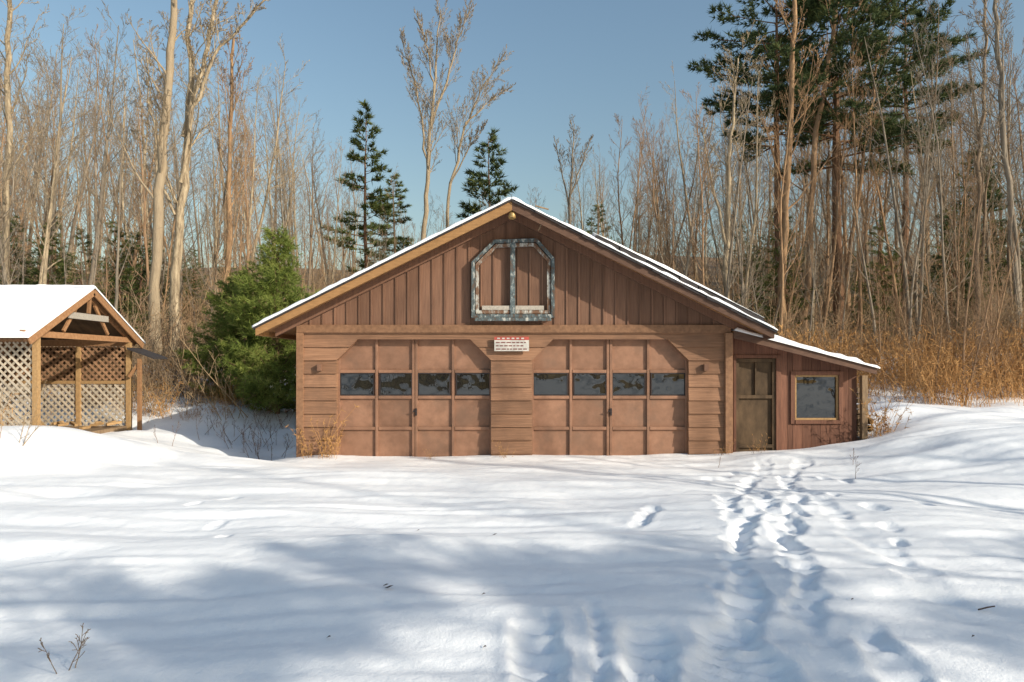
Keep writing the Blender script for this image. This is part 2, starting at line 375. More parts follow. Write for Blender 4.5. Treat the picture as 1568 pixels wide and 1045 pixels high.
for k,e in enumerate(xe):
    sgn=-1 if k==0 else 1
    mb=MB()
    n=14
    for i in range(n):
        a=e*i/n; b=e*(i+1)/n-0.004*sgn
        mb.hexa([(a,YR0+.035,rtop(a)-0.1),(b,YR0+.035,rtop(b)-0.1),(b,YR0+.035,rtop(b)-0.06),(a,YR0+.035,rtop(a)-0.06),
                 (a,YR1,rtop(a)-0.1),(b,YR1,rtop(b)-0.1),(b,YR1,rtop(b)-0.06),(a,YR1,rtop(a)-0.06)],0)
    mb.hexa([(0,YR0,rtop(0)-0.21),(e,YR0,rtop(e)-0.18),(e,YR0,rtop(e)-0.055),(0,YR0,rtop(0)-0.055),
             (0,YR0+.034,rtop(0)-0.21),(e,YR0+.034,rtop(e)-0.18),(e,YR0+.034,rtop(e)-0.055),(0,YR0+.034,rtop(0)-0.055)],1)
    mb.hexa([(0,YF-.09,rtop(0)-0.25),(e*.97,YF-.09,rtop(e*.97)-0.25),(e*.97,YF-.09,rtop(e*.97)-0.102),(0,YF-.09,rtop(0)-0.102),
             (0,YF-.03,rtop(0)-0.25),(e*.97,YF-.03,rtop(e*.97)-0.25),(e*.97,YF-.03,rtop(e*.97)-0.102),(0,YF-.03,rtop(0)-0.102)],2)
    mb.hexa([(e,YR0,rtop(e)-0.18),(e+.03*sgn,YR0,rtop(e)-0.19),(e+.03*sgn,YR0,rtop(e)-0.06),(e,YR0,rtop(e)-0.06),
             (e,YR1,rtop(e)-0.18),(e+.03*sgn,YR1,rtop(e)-0.19),(e+.03*sgn,YR1,rtop(e)-0.06),(e,YR1,rtop(e)-0.06)],1)
    mb.obj('roof_deck_%d'%k,[M_soffit,M_fascia if k==0 else M_fasciaD,M_sidingV],ro)  # left rake gets the sunlit tone, right rake the shaded tone, by colour
    mb=MB(); rr=random.Random(k+7); n=34
    for i in range(n):
        a=(e+.06*sgn)*i/n; b=(e+.06*sgn)*(i+1)/n; yy=YR0-0.03-rr.uniform(0,0.02)
        lo=-0.054-rr.uniform(0,.022)*k
        mb.hexa([(a,yy,rtop(a)+lo),(b,yy,rtop(b)+lo),(b,yy,rtop(b)-0.03),(a,yy,rtop(a)-0.022),
                 (a,YR1,rtop(a)-0.054),(b,YR1,rtop(b)-0.054),(b,YR1,rtop(b)-0.03),(a,YR1,rtop(a)-0.022)],0)
    mb.obj('shingles_%d'%k,[M_shing],ro)
def snowslab(name,xa,xb,ya,yb,basef,thf,parent,nx=90,ny=40):
    mb=MB(); X=[xa+(xb-xa)*i/nx for i in range(nx+1)]; Y=[ya+(yb-ya)*(j/ny)**1.6 for j in range(ny+1)]
    gx,gy=np.meshgrid(X,Y); B=basef(gx,gy); T=np.maximum(thf(gx,gy),0.003)
    ed=np.ones_like(gx); ed[0,:]=0.6; ed[-1,:]=.4; ed[:,0]=.5 ; ed[:,-1]=.5
    top=np.stack([gx,gy,B+T*ed],-1).reshape(-1,3); bot=np.stack([gx,gy,B-0.003],-1).reshape(-1,3)
    mb.v=top.tolist()+bot.tolist(); N=len(top); W=nx+1
    for j in range(ny):
        for i in range(nx):
            q=j*W+i; mb.f.append((q,q+1,q+W+1,q+W))
    for i in range(nx):
        mb.f.append((i,N+i,N+i+1,i+1)); q=ny*W+i; mb.f.append((q,q+1,N+q+1,N+q))
    for j in range(ny):
        q=j*W; mb.f.append((q,q+W,N+q+W,N+q)); q=j*W+nx; mb.f.append((q,N+q,N+q+W,q+W))
    mb.mi=[0]*len(mb.f)
    return mb.obj(name,[M_snow],parent,smooth=True)
snowslab('snow_left',-4.40,-0.02,YR0-.05,YR1,lambda x,y:ZP-SL*np.abs(x)-0.02,
   lambda x,y:0.05+0.04*vn(x/0.5,y/0.6,2)+0.03*vn(x/0.12,y/0.2,3)+0.03*sm((y-12)/1),ro)
snowslab('snow_right',-0.02,4.50,YR0-.05,YR1,lambda x,y:ZP-SL*np.abs(x)-0.02,
   lambda x,y:0.035+0.04*vn(x/0.5,y/0.6,4)+0.03*vn(x/0.12,y/0.2,5),ro)
mb=MB(); rr=random.Random(3); a=1.45
while a<4.2:
    b=a+rr.uniform(.3,.7); t=rr.uniform(.07,.10)
    mb.hexa([(a,11.78,rtop(a)),(b,11.78,rtop(b)),(b,11.78,rtop(b)+t+.035),(a,11.78,rtop(a)+t+.035),(a,13,rtop(a)),(b,13,rtop(b)),(b,13,rtop(b)+t+.035),(a,13,rtop(a)+t+.035)],0); a=b+.02
mb.obj('raised_dark_strip',[M_shing],ro)  # row of raised dark pieces between the lower and upper snow
snowslab('snow_ridge_right',1.4,4.35,11.77,14,lambda x,y:ZP-SL*np.abs(x)+0.14,
   lambda x,y:0.05+0.05*vn(x/0.4,y/0.6,24)+0.02*vn(x/0.12,y/0.2,5)-.06*sm((x-3.3)/1)-.05*sm((1.8-x)/.4),ro,80,12)
mb=MB(); px,_,pz=P(784,330,11.9)
mb.tube([(px,11.72,pz+0.13),(px,11.72,pz+0.03)],[0.022,0.03],10,0)
mb.tube([(px,11.74,pz+0.06),(px,11.70,pz-0.0),(px,11.64,pz-0.09),(px,11.64,pz-0.10)],[0.035,0.05,0.065,0.03],12,0)
mb.obj('gable_floodlight',[M_brass],gar,smooth=True)
mb=MB()
mb.tube([(.50,11.62,4.22),(.53,11.66,4.10),(.47,11.75,3.95),(.45,11.8,3.93)],[.011]*4,6,0); mb.tube([(.40,11.55,4.30),(.62,11.55,4.24)],[.014]*2,6,0); mb.obj('cable_hook',[M_rough],gar)
def inset(pts,w):
    n=len(pts); out=[]
    for i in range(n):
        p0,p1,p2=[Vector(pts[(i+k)%n]) for k in(-1,0,1)]
        d1=(p1-p0).normalized(); d2=(p2-p1).normalized()
        n1=Vector((-d1.y,d1.x)); n2=Vector((-d2.y,d2.x))
        bis=(n1+n2).normalized(); out.append(p1+bis*(w/max(0.3,bis.dot(n1))))
    return out
wf=MB(); YW=12.12
def W2(px,py): return (PX(px,YW),PZ(py,YW))
outer=[W2(*q) for q in [(722,487),(849,487),(849,396),(822,366),(756,368),(722,402)]]
def frame(mb,outer,w,y0,y1,m=0):
    inn=inset(outer,w); n=len(outer)
    for i in range(n):
        j=(i+1)%n; a,b,c,d=outer[i],outer[j],inn[j],inn[i]
        dd=0.002*(i%2)
        mb.hexa([(a[0],y0-dd,a[1]),(b[0],y0-dd,b[1]),(c[0],y0-dd,c[1]),(d[0],y0-dd,d[1]),(a[0],y1,a[1]),(b[0],y1,b[1]),(c[0],y1,c[1]),(d[0],y1,d[1])],m)
    return inn
inn=frame(wf,outer,0.06,YW-0.05,YF-0.024)
inn2=frame(wf,[tuple(p) for p in inset(outer,0.072)],0.06,YW-0.015,YF-0.024,1)
cx=PX(785,YW); wf.box(cx-0.045,cx+0.045,YW-0.035,YF-0.024,inn[0][1]+0.003,inn[3][1]-0.003)
wf.box(inn[0][0],inn[1][0],YW-0.075,YW-0.04,outer[0][1]-0.06,outer[0][1]-0.002)
wf.obj('gable_window_frame',[M_peel,M_peel2],gar,bevel=0.004)
mb=MB(); l,r=PX(733,YW),PX(838,YW); zz=PZ(472,YW)
mb.box(l+.06,cx-.05,YW-0.02,YF-.03,zz-.035,zz+.04); mb.box(cx+.05,r-.06,YW-0.02,YF-.03,zz-.035,zz+.04)
mb.obj('sash_rail',[M_pale],gar)
sg=empty('garage_sign')
mb=MB(); x0,x1=PX(757,12.1),PX(810,12.1); z0,z1=PZ(538,12.1),PZ(516,12.1)
mb.box(x0,x1,12.08,12.105,z0,z1-0.06,0); mb.box(x0,x1,12.08,12.105,z1-0.058,z1,1)
rr=random.Random(2)
for i in range(3):
    zz=z0+0.035+i*0.058; x=x0+0.03
    while x<x1-0.08:
        w=rr.uniform(0.03,0.08); mb.box(x,min(x+w,x1-0.02),12.076,12.0795,zz-0.009,zz+0.011,2); x+=w+0.02
for i in range(6):
    q=x0+0.05+i*0.085; mb.box(q,q+0.05,12.076,12.0795,z1-0.042,z1-0.018,0)
mb.obj('sign_board',[M_white,M_red,M_ink],sg)
mb=MB(); a=P(490,563,12.15); mb.box(a[0]-.035,a[0]+.035,12.08,12.17,a[2]-.06,a[2]+.06); a=P(1080,563,12.15); mb.box(a[0]-.035,a[0]+.035,12.08,12.17,a[2]-.06,a[2]+.06); mb.obj('vent_boxes',[M_sidingV],gar)

# ---------------- lean-to ----------------
le=empty('lean_to_shed'); YL=12.45
def lz(x): return 2.22-(x-3.92)*0.262
x0,x1=PX(1119,YL),PX(1312,YL)
dl,dr=PX(1124,YL),PX(1191,YL); dz=PZ(548,YL)
wl,wr,wz0,wz1=PX(1214,YL),PX(1286,YL),PZ(645,YL),PZ(573,YL)
mb=MB(); x=x0; w=0.17
def lb(a,b,z0,z1a,z1b): mb.hexa([(a,YL,z0),(b,YL,z0),(b,YL,z1b),(a,YL,z1a),(a,YL+.04,z0),(b,YL+.04,z0),(b,YL+.04,z1b),(a,YL+.04,z1a)],0)
cuts=[x0,dl,(dl+dr)/2,dr]; q=dr
while q<wl-0.05: q=min(q+w,wl); cuts.append(q)
while q<wr-0.05: q=min(q+w,wr); cuts.append(q)
while q<x1-0.02: q=min(q+w,x1); cuts.append(q)
for a,b in zip(cuts[:-1],cuts[1:]):
    b2=b-0.005; ta,tb=lz(a)-.05,lz(b2)-.05; m=(a+b)/2
    if dl<m<dr: lb(a,b2,dz,ta,tb)
    elif wl<m<wr: lb(a,b2,-.4,wz0,wz0); lb(a,b2,wz1,ta,tb)
    else: lb(a,b2,-.4,ta,tb)
mb.box(x1-.04,x1-.002,YL+.041,17,-.4,lz(x1)-.08,0)
mb.obj('board_walls',[M_lean],le)
mb=MB()
for bx in ((wl-.05,wl+.03,wz0-.05,wz1+.05),(wr-.03,wr+.05,wz0-.05,wz1+.05)): mb.box(bx[0],bx[1],YL-.03,YL-.001,bx[2],bx[3],0)
mb.box(wl+.031,wr-.031,YL-.03,YL-.001,wz1-.02,wz1+.05,0); mb.box(wl+.031,wr-.031,YL-.04,YL-.001,wz0-.05,wz0+.02,0)
mb.box(dr-.04,dr+.05,YL-.03,YL-.001,-.3,dz+.05,0); mb.box(dl-.02,dl+.03,YL-.03,YL-.001,-.3,dz+.05,0); mb.box(dl+.031,dr-.041,YL-.03,YL-.001,dz-.01,dz+.05,0)
mb.obj('casings',[M_lean],le,bevel=0.003)
mb=MB()
w2=0.035
mb.box(wl+.03,wl+.03+w2,YL+.0,YL+.03,wz0+.02,wz1-.02); mb.box(wr-.03-w2,wr-.03,YL+.0,YL+.03,wz0+.02,wz1-.02)
mb.box(wl+.03+w2,wr-.03-w2,YL+.0,YL+.03,wz0+.02,wz0+.055); mb.box(wl+.03+w2,wr-.03-w2,YL,YL+.03,wz1-.055,wz1-.02)
mb.obj('window_sash',[M_yel],le)
mb=MB(); mb.box(wl+.03,wr-.03,YL+.035,YL+.05,wz0,wz1); mb.obj('window_glass',[M_glass],le)
mb=MB()
mb.box(dl+.03,dr-.04,YL+.05,YL+.07,-.3,dz,0)
mb.obj('screen_panel',[M_ply],le)
mb=MB()
for a,b in ((dl+.03,dl+.09),(dr-.10,dr-.04)): mb.box(a,b,YL+.0,YL+.045,-.3,dz-.01)
for zz in (dz-.08,1.0,0.1): mb.box(dl+.091,dr-.101,YL+.002,YL+.045,zz,zz+.06)
mb.box((dl+dr)/2-.012,(dl+dr)/2+.012,YL+.01,YL+.045,1.07,dz-.09)
mb.obj('screen_door_frame',[M_ply],le)
mb=MB()
xa,xb=3.93,6.46
mb.hexa([(xa,12.12,lz(xa)-.05),(xb,12.12,lz(xb)-.05),(xb,12.12,lz(xb)),(xa,12.12,lz(xa)),(xa,17.2,lz(xa)-.05),(xb,17.2,lz(xb)-.05),(xb,17.2,lz(xb)),(xa,17.2,lz(xa))],0)
mb.hexa([(xa,12.09,lz(xa)-.13),(xb,12.09,lz(xb)-.11),(xb,12.09,lz(xb)+.0),(xa,12.09,lz(xa)+.0),(xa,12.119,lz(xa)-.13),(xb,12.119,lz(xb)-.11),(xb,12.119,lz(xb)),(xa,12.119,lz(xa))],1)
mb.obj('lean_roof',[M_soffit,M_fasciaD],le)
snowslab('lean_roof_snow',xa+.02,xb+.04,12.05,17.2,lambda x,y:2.22-(x-3.92)*0.262+.004,
   lambda x,y:0.05+0.05*vn(x/0.45,y/0.7,14)+0.03*vn(x/0.15,y/0.2,15)+0.13*sm((y-12.2)/.7)*sm((x-4.3)/0.7)*(1+vn(x/0.6,y/1.5,17)),le,60,30)
ws=empty('stacked_timber')
mb=MB(); rr=random.Random(9)
px0=PX(1318,12.5)
mb.box(px0-.05,px0+.05,12.35,12.45,-.1,1.42,0)
mb.box(px0+.09,px0+.15,12.6,12.7,-.1,1.3,0)
for i in range(9):
    zz=0.35+i*0.1; mb.beam((px0-.1+rr.uniform(-.04,.04),12.55,zz),(px0+.16+rr.uniform(-.05,.05),12.6,zz+rr.uniform(-.02,.02)),0.09,0.08,0)
for i in range(8):
    zz=0.42+(i//3)*0.14; xx=px0+.02+(i%3)*.14; mb.tube([(xx,12.75,zz),(xx+.03,13.5,zz)],[.065,.06],8,0)
mb.obj('timbers',[M_rough],ws)

# ---------------- lattice shed ----------------
sh=empty('lattice_shed'); XG=-8.36; Y0,Y1=12.0,14.9; ZS=0.2; zt_=2.1
mb=MB()
for (x,y) in ((XG,Y0),(XG,Y1),(-11.5,Y0),(-11.5,Y1),(-9.9,Y0),(-9.45,Y1)):
    mb.box(x-.045,x+.045,y-.045,y+.045,ZS-.3,zt_,0)
mb.box(XG-.04,XG+.04,Y0-.35,Y1+.2,zt_+.001,zt_+.11,1)
mb.box(-11.6,XG-.045,Y0-.05,Y0+.05,zt_-.08,zt_+.06,1); mb.box(-11.6,XG-.045,Y1-.05,Y1+.05,zt_-.08,zt_+.06,1)
mb.box(-11.44,XG-.06,Y1-.03,Y1+.03,1.2,1.27,0)
mb.box(-11.44,XG-.06,Y0-.03,Y0+.03,ZS+.02,ZS+.1,0)
YRG=13.42; ZRG=3.12; ye0,ye1=11.62,15.2; zE=2.1
def sz(y): return ZRG-abs(y-YRG)*(ZRG-zE)/(YRG-ye0)
for X_ in (XG+.0,-9.9,-11.4):
    mb.beam((X_,ye0+.1,sz(ye0+.1)-.1),(X_,YRG,ZRG-.12),0.05,0.1,1,(0,0,1)); mb.beam((X_,ye1-.1,sz(ye1-.1)-.1),(X_,YRG,ZRG-.121),0.05,0.1,1,(0,0,1))
mb.beam((XG+.05,YRG-.62,2.55),(XG+.05,YRG+.62,2.55),0.03,0.12,2)
mb.beam((XG+.05,YRG-.02,2.62),(XG+.05,YRG+.02,3.0),0.05,0.06,1,(0,1,0))
mb.beam((XG+.0,YRG-.7,2.24),(XG+.0,YRG-.25,2.8),0.04,0.06,1); mb.beam((XG+.0,YRG+.7,2.24),(XG+.0,YRG+.25,2.8),0.04,0.06,1)
xr=-8.22
for ya in (ye0,ye1):
    mb.beam((xr,ya,sz(ya)-.08),(xr,YRG,ZRG-.08),0.03,0.13,1)
mb.obj('timber_frame',[M_yel,M_shedw,M_pale],sh)
mb=MB()
for ya in (ye0,ye1):
    mb.hexa([(-11.9,ya,sz(ya)-.04),(xr-.02,ya,sz(ya)-.04),(xr-.02,ya,sz(ya)),(-11.9,ya,sz(ya)),(-11.9,YRG,ZRG-.04),(xr-.02,YRG,ZRG-.04),(xr-.02,YRG,ZRG),(-11.9,YRG,ZRG)],0)
mb.obj('roof_deck',[M_ply],sh)
for nm,ya,yb in (('snow_front',ye0-.05,YRG),('snow_back',YRG,ye1+.05)):
    snowslab(nm,-11.95,xr+.03,ya,yb,lambda x,y:ZRG-np.abs(y-YRG)*(ZRG-zE)/(YRG-ye0)+.003,lambda x,y:0.07+.03*vn(x/.5,y/.4,21)+.015*vn(x/.1,y/.1,22),sh,60,24)
def lattice(mb,u0,u1,z0,z1,pos,step=0.145,w=0.036,ax='x',m=0):
    L=z1-z0
    for s in (1,-1):
        k=u0-L
        while k<u1+L:
            def u(z): return k+s*(z-z0)
            lo,hi=sorted([(u0-k)/s+z0,(u1-k)/s+z0]); za=max(z0,lo); zb_=min(z1,hi)
            if zb_-za>0.03:
                d=0.006*s
                if ax=='x': p,q=(u(za),pos+d,za),(u(zb_),pos+d,zb_); up=(0,1,0)
                else: p,q=(pos+d,u(za),za),(pos+d,u(zb_),zb_); up=(1,0,0)
                mb.beam(p,q,w,0.009,m,up)
            k+=step
mb=MB(); lattice(mb,-11.44,-9.96,ZS+.1,zt_-.09,Y0); lattice(mb,-9.84,XG-.06,ZS+.1,zt_-.09,Y0); mb.obj('front_lattice',[M_lat],sh)
mb=MB(); lattice(mb,-11.44,XG-.06,ZS+.05,1.19,Y1,0.15,0.045); mb.obj('back_lattice_low',[M_lat],sh)
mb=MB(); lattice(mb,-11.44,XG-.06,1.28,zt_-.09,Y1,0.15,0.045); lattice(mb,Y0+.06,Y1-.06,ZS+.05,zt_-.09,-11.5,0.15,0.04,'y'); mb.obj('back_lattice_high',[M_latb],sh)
mb=MB(); mb.box(-11.4,-8.5,15.0,15.03,1.22,2.0,0); mb.obj('back_boards',[M_ply],sh)
mb=MB(); mb.box(-11.5,-8.35,12.1,14.8,ZS-.1,ZS+.09,0)
rr=random.Random(5)
for i in range(26):
    x=rr.uniform(-9.8,-8.5); y=rr.uniform(12.6,14.6); a=rr.uniform(0,3.1); l=rr.uniform(.1,.3)
    mb.beam((x,y,ZS+.13+rr.uniform(0,.05)),(x+l*math.cos(a),y+l*math.sin(a),ZS+.14+rr.uniform(0,.08)),.06,.05,1)
mb.obj('floor_and_firewood',[M_rough,M_yel],sh)
mb=MB()
mb.hexa([(XG+.06,14.7,1.95),(-7.72,14.7,1.74),(-7.72,14.7,1.78),(XG+.06,14.7,1.99),(XG+.06,15.3,1.95),(-7.72,15.3,1.74),(-7.72,15.3,1.78),(XG+.06,15.3,1.99)],0)
mb.box(-8.1,-8.03,14.75,14.82,.0,1.75,1)
mb.beam((-8.3,14.8,1.35),(-8.05,14.8,1.7),.05,.06,1)
mb.obj('side_lean',[M_shing,M_shedw],sh)

# ---------------- trees ----------------
def norm(v):
    l=math.sqrt(v[0]**2+v[1]**2+v[2]**2) or 1; return (v[0]/l,v[1]/l,v[2]/l)
def grow(mb,p,d,L,r,lvl,rng,pr):
    ns=pr['seg'][lvl]; wig=pr['wig'][lvl]; up=pr['up'][lvl]
    pts=[p]; rad=[r]; ds=[d]; tip=pr.get('tip',0.3) if lvl<len(pr['seg'])-1 else 0.5
    for i in range(ns):
        d=norm((d[0]+rng.gauss(0,wig),d[1]+rng.gauss(0,wig),d[2]+rng.gauss(0,wig)+up))
        p=(p[0]+d[0]*L/ns,p[1]+d[1]*L/ns,p[2]+d[2]*L/ns); pts.append(p); ds.append(d)
        rad.append(max(pr['rmin'],r*(1-(1-tip)*(i+1)/ns)))
    mb.tube(pts,rad,pr['sides'][lvl])
    kids(mb,pts,rad,ds,L,lvl,rng,pr)
def kids(mb,pts,rad,ds,L,lvl,rng,pr):
    if lvl+1>=len(pr['seg']): return
    ns=len(pts)-1; n=pr['n'][lvl]; st=pr['start'][lvl]
    for k in range(n):
        t=st+(1-st)*(k+rng.random())/n; t=min(t,0.999); i=int(t*ns); f=t*ns-i
        a,b=pts[i],pts[i+1]; q=tuple(a[j]+(b[j]-a[j])*f for j in range(3)); dd=ds[i+1]; rr_=rad[i]+(rad[i+1]-rad[i])*f
        ang=pr['ang'][lvl]*rng.uniform(0.7,1.3)
        rx=norm((rng.gauss(0,1),rng.gauss(0,1),rng.gauss(0,1)))
        dot=sum(rx[j]*dd[j] for j in range(3)); pp=norm(tuple(rx[j]-dot*dd[j] for j in range(3)))
        nd=norm(tuple(dd[j]*math.cos(ang)+pp[j]*math.sin(ang) for j in range(3)))
        tt=(t-st)/(1-st)
        ln=L*pr['ratio'][lvl]*(1-0.65*tt)*rng.uniform(0.6,1.2)
        grow(mb,q,nd,ln,max(pr['rmin'],rr_*pr['rr'][lvl]),lvl+1,rng,pr)
def slender(seed,H=12.0,r=0.11,n1=26,start=0.3,ratio=0.27,n2=7,n3=3):
    mb=MB(); rng=random.Random(seed)
    pr=dict(seg=[12,6,4,2],wig=[.05,.10,.13,.16],up=[.05,.10,.08,.05],n=[n1,n2,n3],start=[start,.2,.2],ang=[.8,.6,.6],ratio=[ratio,.45,.5],rr=[.38,.5,.6],sides=[7,4,3,3],rmin=0.0058,tip=.12)
    grow(mb,(0,0,-0.3),(rng.gauss(0,.05),rng.gauss(0,.05),1),H,r,0,rng,pr)
    return mb
PMb=[]
for s in range(8):
    PMb.append(slender(100+s,12,[.11,.085,.13,.09,.12,.075,.12,.10][s],[20,26,16,22,18,26,14,30][s],[.3,.2,.45,.35,.5,.15,.3,.12][s],[.27,.22,.3,.2,.25,.26,.36,.25][s]))
PM=[m.mesh('bare_tree_mesh_%d'%i,[M_barkF],True) for i,m in enumerate(PMb)]
def alt(lst,mat):
    out=[]
    for i in lst:
        m2=PM[i].copy(); m2.materials[0]=mat; out.append(m2)
    return out
PMo=alt((0,1,3,5,7),M_barkO); PMl=alt((0,2,4,6),M_bark); PMg=alt((1,2,4,5,6,7),M_barkG)
rnd=random.Random(11)
def place(me,name,x,y,s,sz_=None,rot=None,parent=None,z=None,tilt=0.04):
    o=bpy.data.objects.new(name,me); scene.collection.objects.link(o)
    o.location=(x,y,(gh(x,y) if z is None else z)-.1); o.rotation_euler=(rnd.gauss(0,tilt),rnd.gauss(0,tilt),rnd.uniform(0,6.28) if rot is None else rot)
    o.scale=(s,s,sz_ or s)
    if parent: o.parent=parent
    return o
def pine(seed,H,start,rad,nb,tuftL,tuftW,k,sub=5,r0=.16,shape='cone',lift=0.15,dens=1.0,flat=0.5):
    mb=MB(); rng=random.Random(seed); nr=np.random.RandomState(seed)
    pts=[]; x=y=0
    for i in range(13):
        pts.append((x,y,H*i/12-0.2 if i==0 else H*i/12)); x+=rng.gauss(0,.02*H/12); y+=rng.gauss(0,.02*H/12)
    mb.tube(pts,[r0*(1-i/12.6) for i in range(13)],8,0)
    P_=[];D_=[]
    for b in range(nb):
        t=start+(1-start)*((b+rng.random())/nb); z=H*t; i=min(11,int(t*12)); f=t*12-i
        bx=pts[i][0]+(pts[i+1][0]-pts[i][0])*f; by=pts[i][1]+(pts[i+1][1]-pts[i][1])*f
        tt=(t-start)/(1-start)
        if shape=='cone': R_=rad*(1-tt)**0.75*(min(1,(tt+.12)*4))
        else: R_=rad*(math.sin(math.pi*min(1,(tt*0.8+.2)))**.6)*(1-.5*tt)
        R_=max(.12*rad,R_*rng.uniform(.55,1.2)); az=rng.uniform(0,6.283)
        el=lift+0.5*tt+rng.gauss(0,.12); ca,sa=math.cos(az),math.sin(az)
        bp=[]; n=5
        for j in range(n+1):
            s=j/n*R_; bp.append((bx+ca*s,by+sa*s,z+s*math.tan(el)*.7-0.03*s*s*(1-tt)+.12*R_*(j/n)**2))
        mb.tube(bp,[max(.008,r0*.22*(1-tt*.6)*(1-.8*j/n)) for j in range(n+1)],4,0)
        ns=max(3,int(sub*R_*dens))
        for q in range(ns):
            u=0.22+0.78*(q+rng.random())/ns; j=min(n-1,int(u*n)); f2=u*n-j
            c=[bp[j][m]+(bp[j+1][m]-bp[j][m])*f2 for m in range(3)]
            sd=rng.choice((-1,1)); ll=R_*.42*(1.05-u)*rng.uniform(.5,1.2)+.08
            a2=az+sd*rng.uniform(.6,1.1); nt_=max(2,int(ll/(tuftL*.55)))
            for w_ in range(nt_+1):
                g_=ll*(w_+.5)/nt_
                P_.append((c[0]+math.cos(a2)*g_+rng.gauss(0,.03),c[1]+math.sin(a2)*g_+rng.gauss(0,.03),c[2]+g_*.12+rng.gauss(0,.05)))
                D_.append((math.cos(a2)*.8,math.sin(a2)*.8,.45))
    mb.needles(P_,D_,k,tuftL,tuftW,nr,flat,1)
    return mb
mats=[M_barkP,M_ndl]
m3=[M_barkP,m_needle('olive_needles',(0.05,0.085,0.03),(0.13,0.16,0.045),(0.26,0.25,0.08),0.25)]
PN=[pine(50,14,.12,2.6,80,.30,.05,6,5,.17).mesh('conifer_a',m3), pine(51,14,.25,2.9,55,.32,.055,6,5,.17).mesh('conifer_b',mats),
    pine(52,12,.05,3.0,80,.30,.055,6,5,.15).mesh('conifer_c',m3)]
ytab=[(-400,30),(0,30),(200,60),(420,110),(520,190),(600,260),(700,285),(830,275),(920,200),(1000,130),(1150,80),(1300,50),(1568,10),(2000,10)]
def ytop(px):
    for (a,b),(c,d) in zip(ytab[:-1],ytab[1:]):
        if a<=px<=c: return b+(d-b)*(px-a)/(c-a)
    return 80
forest=empty('bare_forest')
def ftree(y,px,jit,fat=1.0):
    x=PX(px,y); zt2=CZ+(560-(ytop(px)+rnd.uniform(*jit)))/1045*y
    Ht=zt2-gh(x,y)
    if Ht<4: return False
    Ht=min(Ht,22); sH=Ht/12
    r_=rnd.random()
    if px<620: src=PMl if r_<.35 else (PM if r_<.5 else (PMo if r_<.7 else PMg))
    else: src=PMo if r_<.33 else (PM if r_<.55 else (PMl if r_<.7 else PMg))
    place(rnd.choice(src),'bare_tree_inst',x,y,max(.5,sH*rnd.uniform(.7,1.0))*fat,sH,None,forest,None,.05); return True
c=0
while c<84:
    px=rnd.uniform(-150,1750)
    y=rnd.uniform(21.5,34)
    if 480<px<1020 and (y<27 or rnd.random()<.7): continue
    if ftree(y,px,(-60,160),.9): c+=1
c=0
while c<350:
    y=32+50*rnd.random()**.9; px=rnd.uniform(-150,1750)
    if ftree(y,px,(0,190)): c+=1
con=empty('conifer_stand')
for (pa,pb,n,ylo,yhi,ya,yb) in ((-50,250,14,340,400,25,42),(1090,1600,17,330,430,25,44),(480,1000,8,380,430,38,60),(240,480,6,370,420,32,50),(1440,1600,5,230,340,32,45),(1080,1250,3,300,350,40,50)):
    for i in range(n):
        y=rnd.uniform(ya,yb); px=rnd.uniform(pa,pb); x=PX(px,y); Ht=PZ(rnd.uniform(ylo,yhi),y)-gh(x,y)
        Ht=max(Ht,2.5)
        place(rnd.choice(PN),'conifer_inst',x,y,Ht/13*1.4,Ht/13,None,con)
def brush(seed,n,h,sp,r=.011,mat=M_brush,tw=6):
    mb=MB(); rng=random.Random(seed)
    pr=dict(seg=[5,3,2],wig=[.14,.2,.25],up=[.03,.06,.06],n=[tw,2],start=[.2,.3],ang=[.7,.7],ratio=[.4,.5],rr=[.7,.8],sides=[3,3,3],rmin=0.005,tip=.4)
    for i in range(n):
        a=rng.uniform(0,6.28); q=sp*math.sqrt(rng.random())
        grow(mb,(q*math.cos(a),q*math.sin(a),-.1),norm((rng.gauss(0,.35),rng.gauss(0,.35),1)),h*rng.uniform(.35,1.1),r*rng.uniform(.7,1.5),0,rng,pr)
    return mb.mesh('brush_%d'%seed,[mat])
BM=[brush(200+i,22,3.0,1.7,.011,(M_brush,M_barkO,M_barkF,M_brush)[i]) for i in range(4)]
bt=empty('brush_thicket')
c=0
while c<370:
    y=19.5+42*rnd.random()**1.3; x=rnd.uniform(-1,1)*(y*.8+3)
    if y<23 and -9<x<-3.3 and rnd.random()<.5: continue
    if -4.5<x<7 and y<21.5: continue
    s=rnd.uniform(.4,1.1)*(1+.014*(y-20))
    if x>6 : s*=1.05
    place(rnd.choice(BM),'brush_inst',x,y,s,None,None,bt); c+=1
c=0
while c<110:
    y=18.5+16*rnd.random(); x=rnd.uniform(-1,1)*(y*.8+2)
    if -9<x<-3.3 and y<21: continue
    if -4.5<x<7.5 and y<23: continue
    s=rnd.uniform(.3,.62); place(rnd.choice(PMo if rnd.random()<.4 else PMg),'sapling_inst',x,y,s*.8,s,None,bt,None,.1); c+=1
for i in range(14):
    y=rnd.uniform(14.8,18.5); x=rnd.uniform(8.6,14); s=rnd.uniform(.25,.45); place(rnd.choice(PMo),'sapling_inst',x,y,s*.7,s,None,bt,None,.12)
for i in range(24):
    y=rnd.uniform(15.5,20); x=rnd.uniform(8.2,17)
    place(rnd.choice(BM),'brush_inst',x,y,rnd.uniform(.3,.75),None,None,bt)
for i in range(30):
    y=rnd.uniform(15.8,20); x=rnd.uniform(-15,-7.2)
    place(rnd.choice(BM),'brush_inst',x,y,rnd.uniform(.35,.8),None,None,bt)
